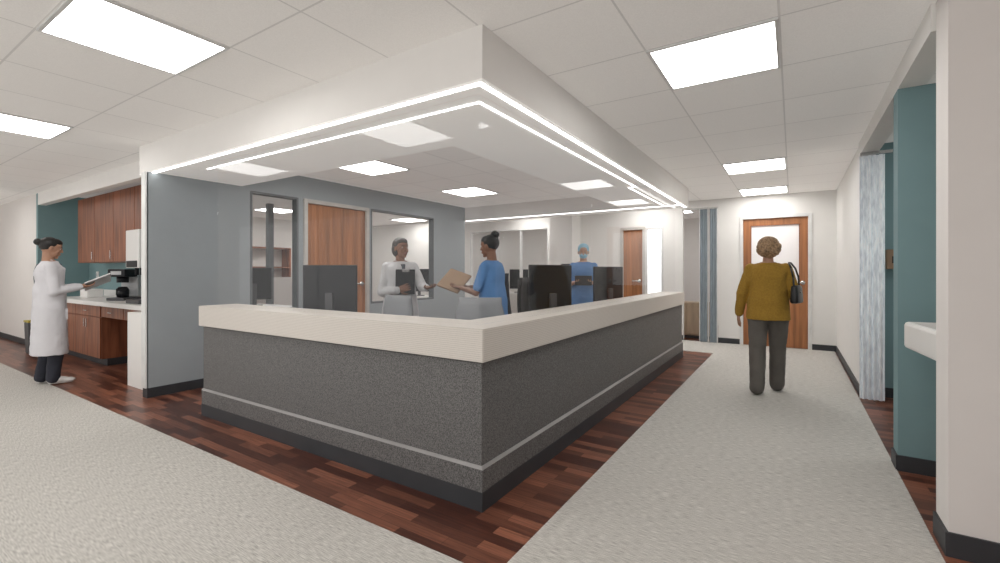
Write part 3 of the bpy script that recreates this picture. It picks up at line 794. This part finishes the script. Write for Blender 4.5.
f_lgray = mat('pale_gray_cloth', (.60, .60, .61), .85, var=.03)
f_navy = mat('dark_shirt_cloth', (.10, .11, .13), .85, var=.06)
f_blue = mat('blue_scrub_cloth', (.11, .25, .51), .85, var=.08, bump=.2, bscale=500)
f_cap = mat('pale_blue_cloth', (.32, .56, .70), .85, var=.06)
f_must = mat('mustard_knit', (.36, .205, .028), .9, var=.12, scale=(60, 60, 60), bump=.5, bscale=260)
f_gpant = mat('gray_trouser_cloth', (.125, .112, .10), .9, var=.1)
f_dark = mat('dark_trouser_cloth', (.03, .032, .045), .9, var=.1)
f_leather = mat('black_leather', (.012, .012, .013), .35, var=.2)
f_wshoe = mat('white_shoe', (.7, .69, .67), .5); f_bshoe = mat('black_shoe', (.015, .014, .014), .45)

def held(pers, name, lmat, parts, label, cat):
    e = empty(name, (0, 0, 0), label, cat)
    e.matrix_world = pers.matrix_world @ lmat
    for nm, b, mt, bv in parts: box(nm, b, M[mt], bv, e)
    return e

# 1 woman walking away
p1 = person((-.225, 5.70, .006), (-.03, 1), 1.665, 'person seen from behind walking, mustard sweater, gray trousers, black shoulder bag', sk_mid, h_blond, 'bob', g=1.24, yaw=.12,
    armL=dict(w=(-.285, .05, .85), pole=(-.5, -1, 0), n=(1, 0, 0), curl=.4), armR=dict(w=(.19, .25, 1.04), pole=(.4, -1, -.3), n=(-1, 0, 0), curl=.7),
    ankL=(-.10, -.18), ankR=(.085, .14), toe=(.08, -.12), lift=(0, .010), top=dict(name='sweater', hem=.80, m=f_must, sl='long'), trousers=f_gpant, shoes=f_bshoe)
mw = p1.matrix_world
e = empty('handbag', (0, 0, 0), 'black leather shoulder bag hanging at the hip of the walking person', 'bag')
e.matrix_world = mw @ Matrix.Translation((.262, -.085, .99)) @ Matrix.Rotation(-.30, 4, 'Z')
bm = bmesh.new(); addbox(bm, (-.04, .04, -.11, .11, 0, .19), .025)
for v in bm.verts:
    k = 1-.25*v.co.z/.19; v.co.x *= k; v.co.y *= (1-.12*v.co.z/.19)
fromb(bm, 'bag_body', f_leather, e, True)
bm = bmesh.new(); path = [(-.0, -.09, .17), (-.02, -.05, .28), (-.05, -.005, .37), (-.085, .045, .43), (-.085, .11, .43), (-.05, .14, .37), (-.02, .13, .28), (0, .09, .17)]
for a, b in zip(path, path[1:]): limb(bm, V(a), V(b), .009, .009)
fromb(bm, 'bag_strap', f_leather, e, True)
bm = bmesh.new(); addsph(bm, (.038, 0, .12), (.006, .014, .014)); fromb(bm, 'bag_clasp', M['chrome'], e, True)

# 2 nurse in long white coat
p2 = person((-7.27, 1.63, .006), (.12, 1), 1.70, 'person in long white lab coat, dark trousers, black bun, reading papers', sk_mid, h_black, 'bun', g=.95, pitch=-.25,
    armR=dict(w=(.11, .25, 1.12), pole=(.35, -.8, -1), d=(-.25, 1, .1), n=(-.1, 0, 1), curl=.45), armL=dict(w=(-.11, .25, 1.12), pole=(-.35, -.8, -1), d=(.25, 1, .1), n=(.1, 0, 1), curl=.45),
    ankR=(.08, .03), ankL=(-.08, -.05), toe=(.1, -.1), trousers=f_dark, shoes=f_wshoe, coat=dict(hem=.34, m=f_white), shirt=f_navy)
held(p2, 'document_sheets', Matrix.Translation((0, .42, 1.165)) @ Matrix.Rotation(.45, 4, 'X') @ Matrix.Rotation(-.35, 4, 'Y'), [('paper_stack', (-.15, .15, -.12, .14, 0, .012), 'paper', 0), ('clip_board', (-.155, .155, -.125, .145, -.006, 0), 'lgray', 0)], 'open white papers held by the person in the white coat', 'papers')

# 3 woman in pale coat inside the station
p3 = person((-3.80, 3.80, 0), (.88, -.48), 1.70, 'person in pale gray-white coat holding dark clipboard and reaching out', sk_dark, h_gray, 'short', g=1.08, yaw=.35,
    armR=dict(w=(.09, .20, 1.10), pole=(.5, -.6, -1), d=(-.8, .15, .25), n=(-.2, -1, 0), curl=.5), armL=dict(w=(-.16, .41, 1.13), pole=(-.4, -.4, -1), d=(-.35, 1, .05), n=(.1, 0, 1), curl=.45),
    trousers=f_gpant, shoes=f_bshoe, coat=dict(hem=.60, m=f_lgray), shirt=f_navy)
held(p3, 'clipboard', Matrix.Translation((.0, .168, 1.05)) @ Matrix.Rotation(-.06, 4, 'X'), [('board', (-.11, .11, 0, .012, 0, .28), 'black', .003), ('clip', (-.04, .04, .012, .02, .25, .285), 'chrome', .002)], 'black clipboard held against the chest', 'clipboard')
# 4 woman in blue scrubs
p4 = person((-2.66, 4.02, 0), (-.97, -.1), 1.70, 'person in blue scrubs with dark hair bun handing over a folder', sk_dark, h_black, 'topbun', g=.95, pitch=-.12, lean=(0, .03),
    armL=dict(w=(-.10, .34, 1.13), pole=(-.4, -.6, -1), d=(.15, 1, .1), n=(.1, 0, 1), curl=.45), armR=dict(w=(.12, .32, 1.13), pole=(.4, -.6, -1), d=(-.15, 1, .1), n=(-.1, 0, 1), curl=.45),
    top=dict(name='scrub_top', hem=.76, m=f_blue, sl='short', pocket=1), trousers=f_blue, shoes=f_bshoe)
held(p4, 'folder', Matrix.Translation((0, .50, 1.20)) @ Matrix.Rotation(.3, 4, 'X') @ Matrix.Rotation(-.75, 4, 'Y'), [('folder_cover', (-.13, .15, -.14, .14, 0, .006), 'kraft', 0), ('paper_stack', (-.12, .14, -.13, .13, -.008, 0), 'paper', 0), ('folder_back', (-.13, .15, -.14, .14, -.014, -.008), 'kraft', 0)], 'tan paper folder passed between two people', 'folder')
# 5 surgeon
p5 = person((-2.72, 6.62, 0), (.38, -.92), 1.74, 'person in blue scrubs, surgical cap and mask holding a tablet', sk_light, f_cap, 'cap', g=1.05, pitch=-.2, mask=f_cap,
    armR=dict(w=(.12, .26, 1.12), pole=(.5, -.6, -1), d=(-.4, .8, .1), n=(0, 0, 1), curl=.4), armL=dict(w=(-.12, .26, 1.12), pole=(-.5, -.6, -1), d=(.4, .8, .1), n=(0, 0, 1), curl=.4),
    top=dict(name='scrub_top', hem=.76, m=f_blue, sl='short', pocket=1), trousers=f_blue, shoes=f_bshoe)
held(p5, 'tablet', Matrix.Translation((0, .37, 1.15)) @ Matrix.Rotation(.9, 4, 'X'), [('tablet_body', (-.12, .12, -.09, .09, -.008, 0), 'dgray', .003), ('tablet_screen', (-.11, .11, -.08, .08, 0, .001), 'screen', 0)], 'dark tablet held in both hands', 'tablet')

# ------------------------------------------------------------------ world, camera
w = bpy.data.worlds.new('World'); SC.world = w; w.use_nodes = True
w.node_tree.nodes['Background'].inputs[0].default_value = (1, .98, .96, 1)
w.node_tree.nodes['Background'].inputs[1].default_value = 1.35
cam = bpy.data.cameras.new('Camera'); co = bpy.data.objects.new('Camera', cam); COL.objects.link(co)
co.location = (0, 0, 1.3); co.rotation_euler = (math.pi/2, 0, math.radians(32.7))
cam.sensor_width = 36; cam.lens = 36*456/1000; cam.shift_y = -.0095; cam.clip_start = .05
SC.camera = co
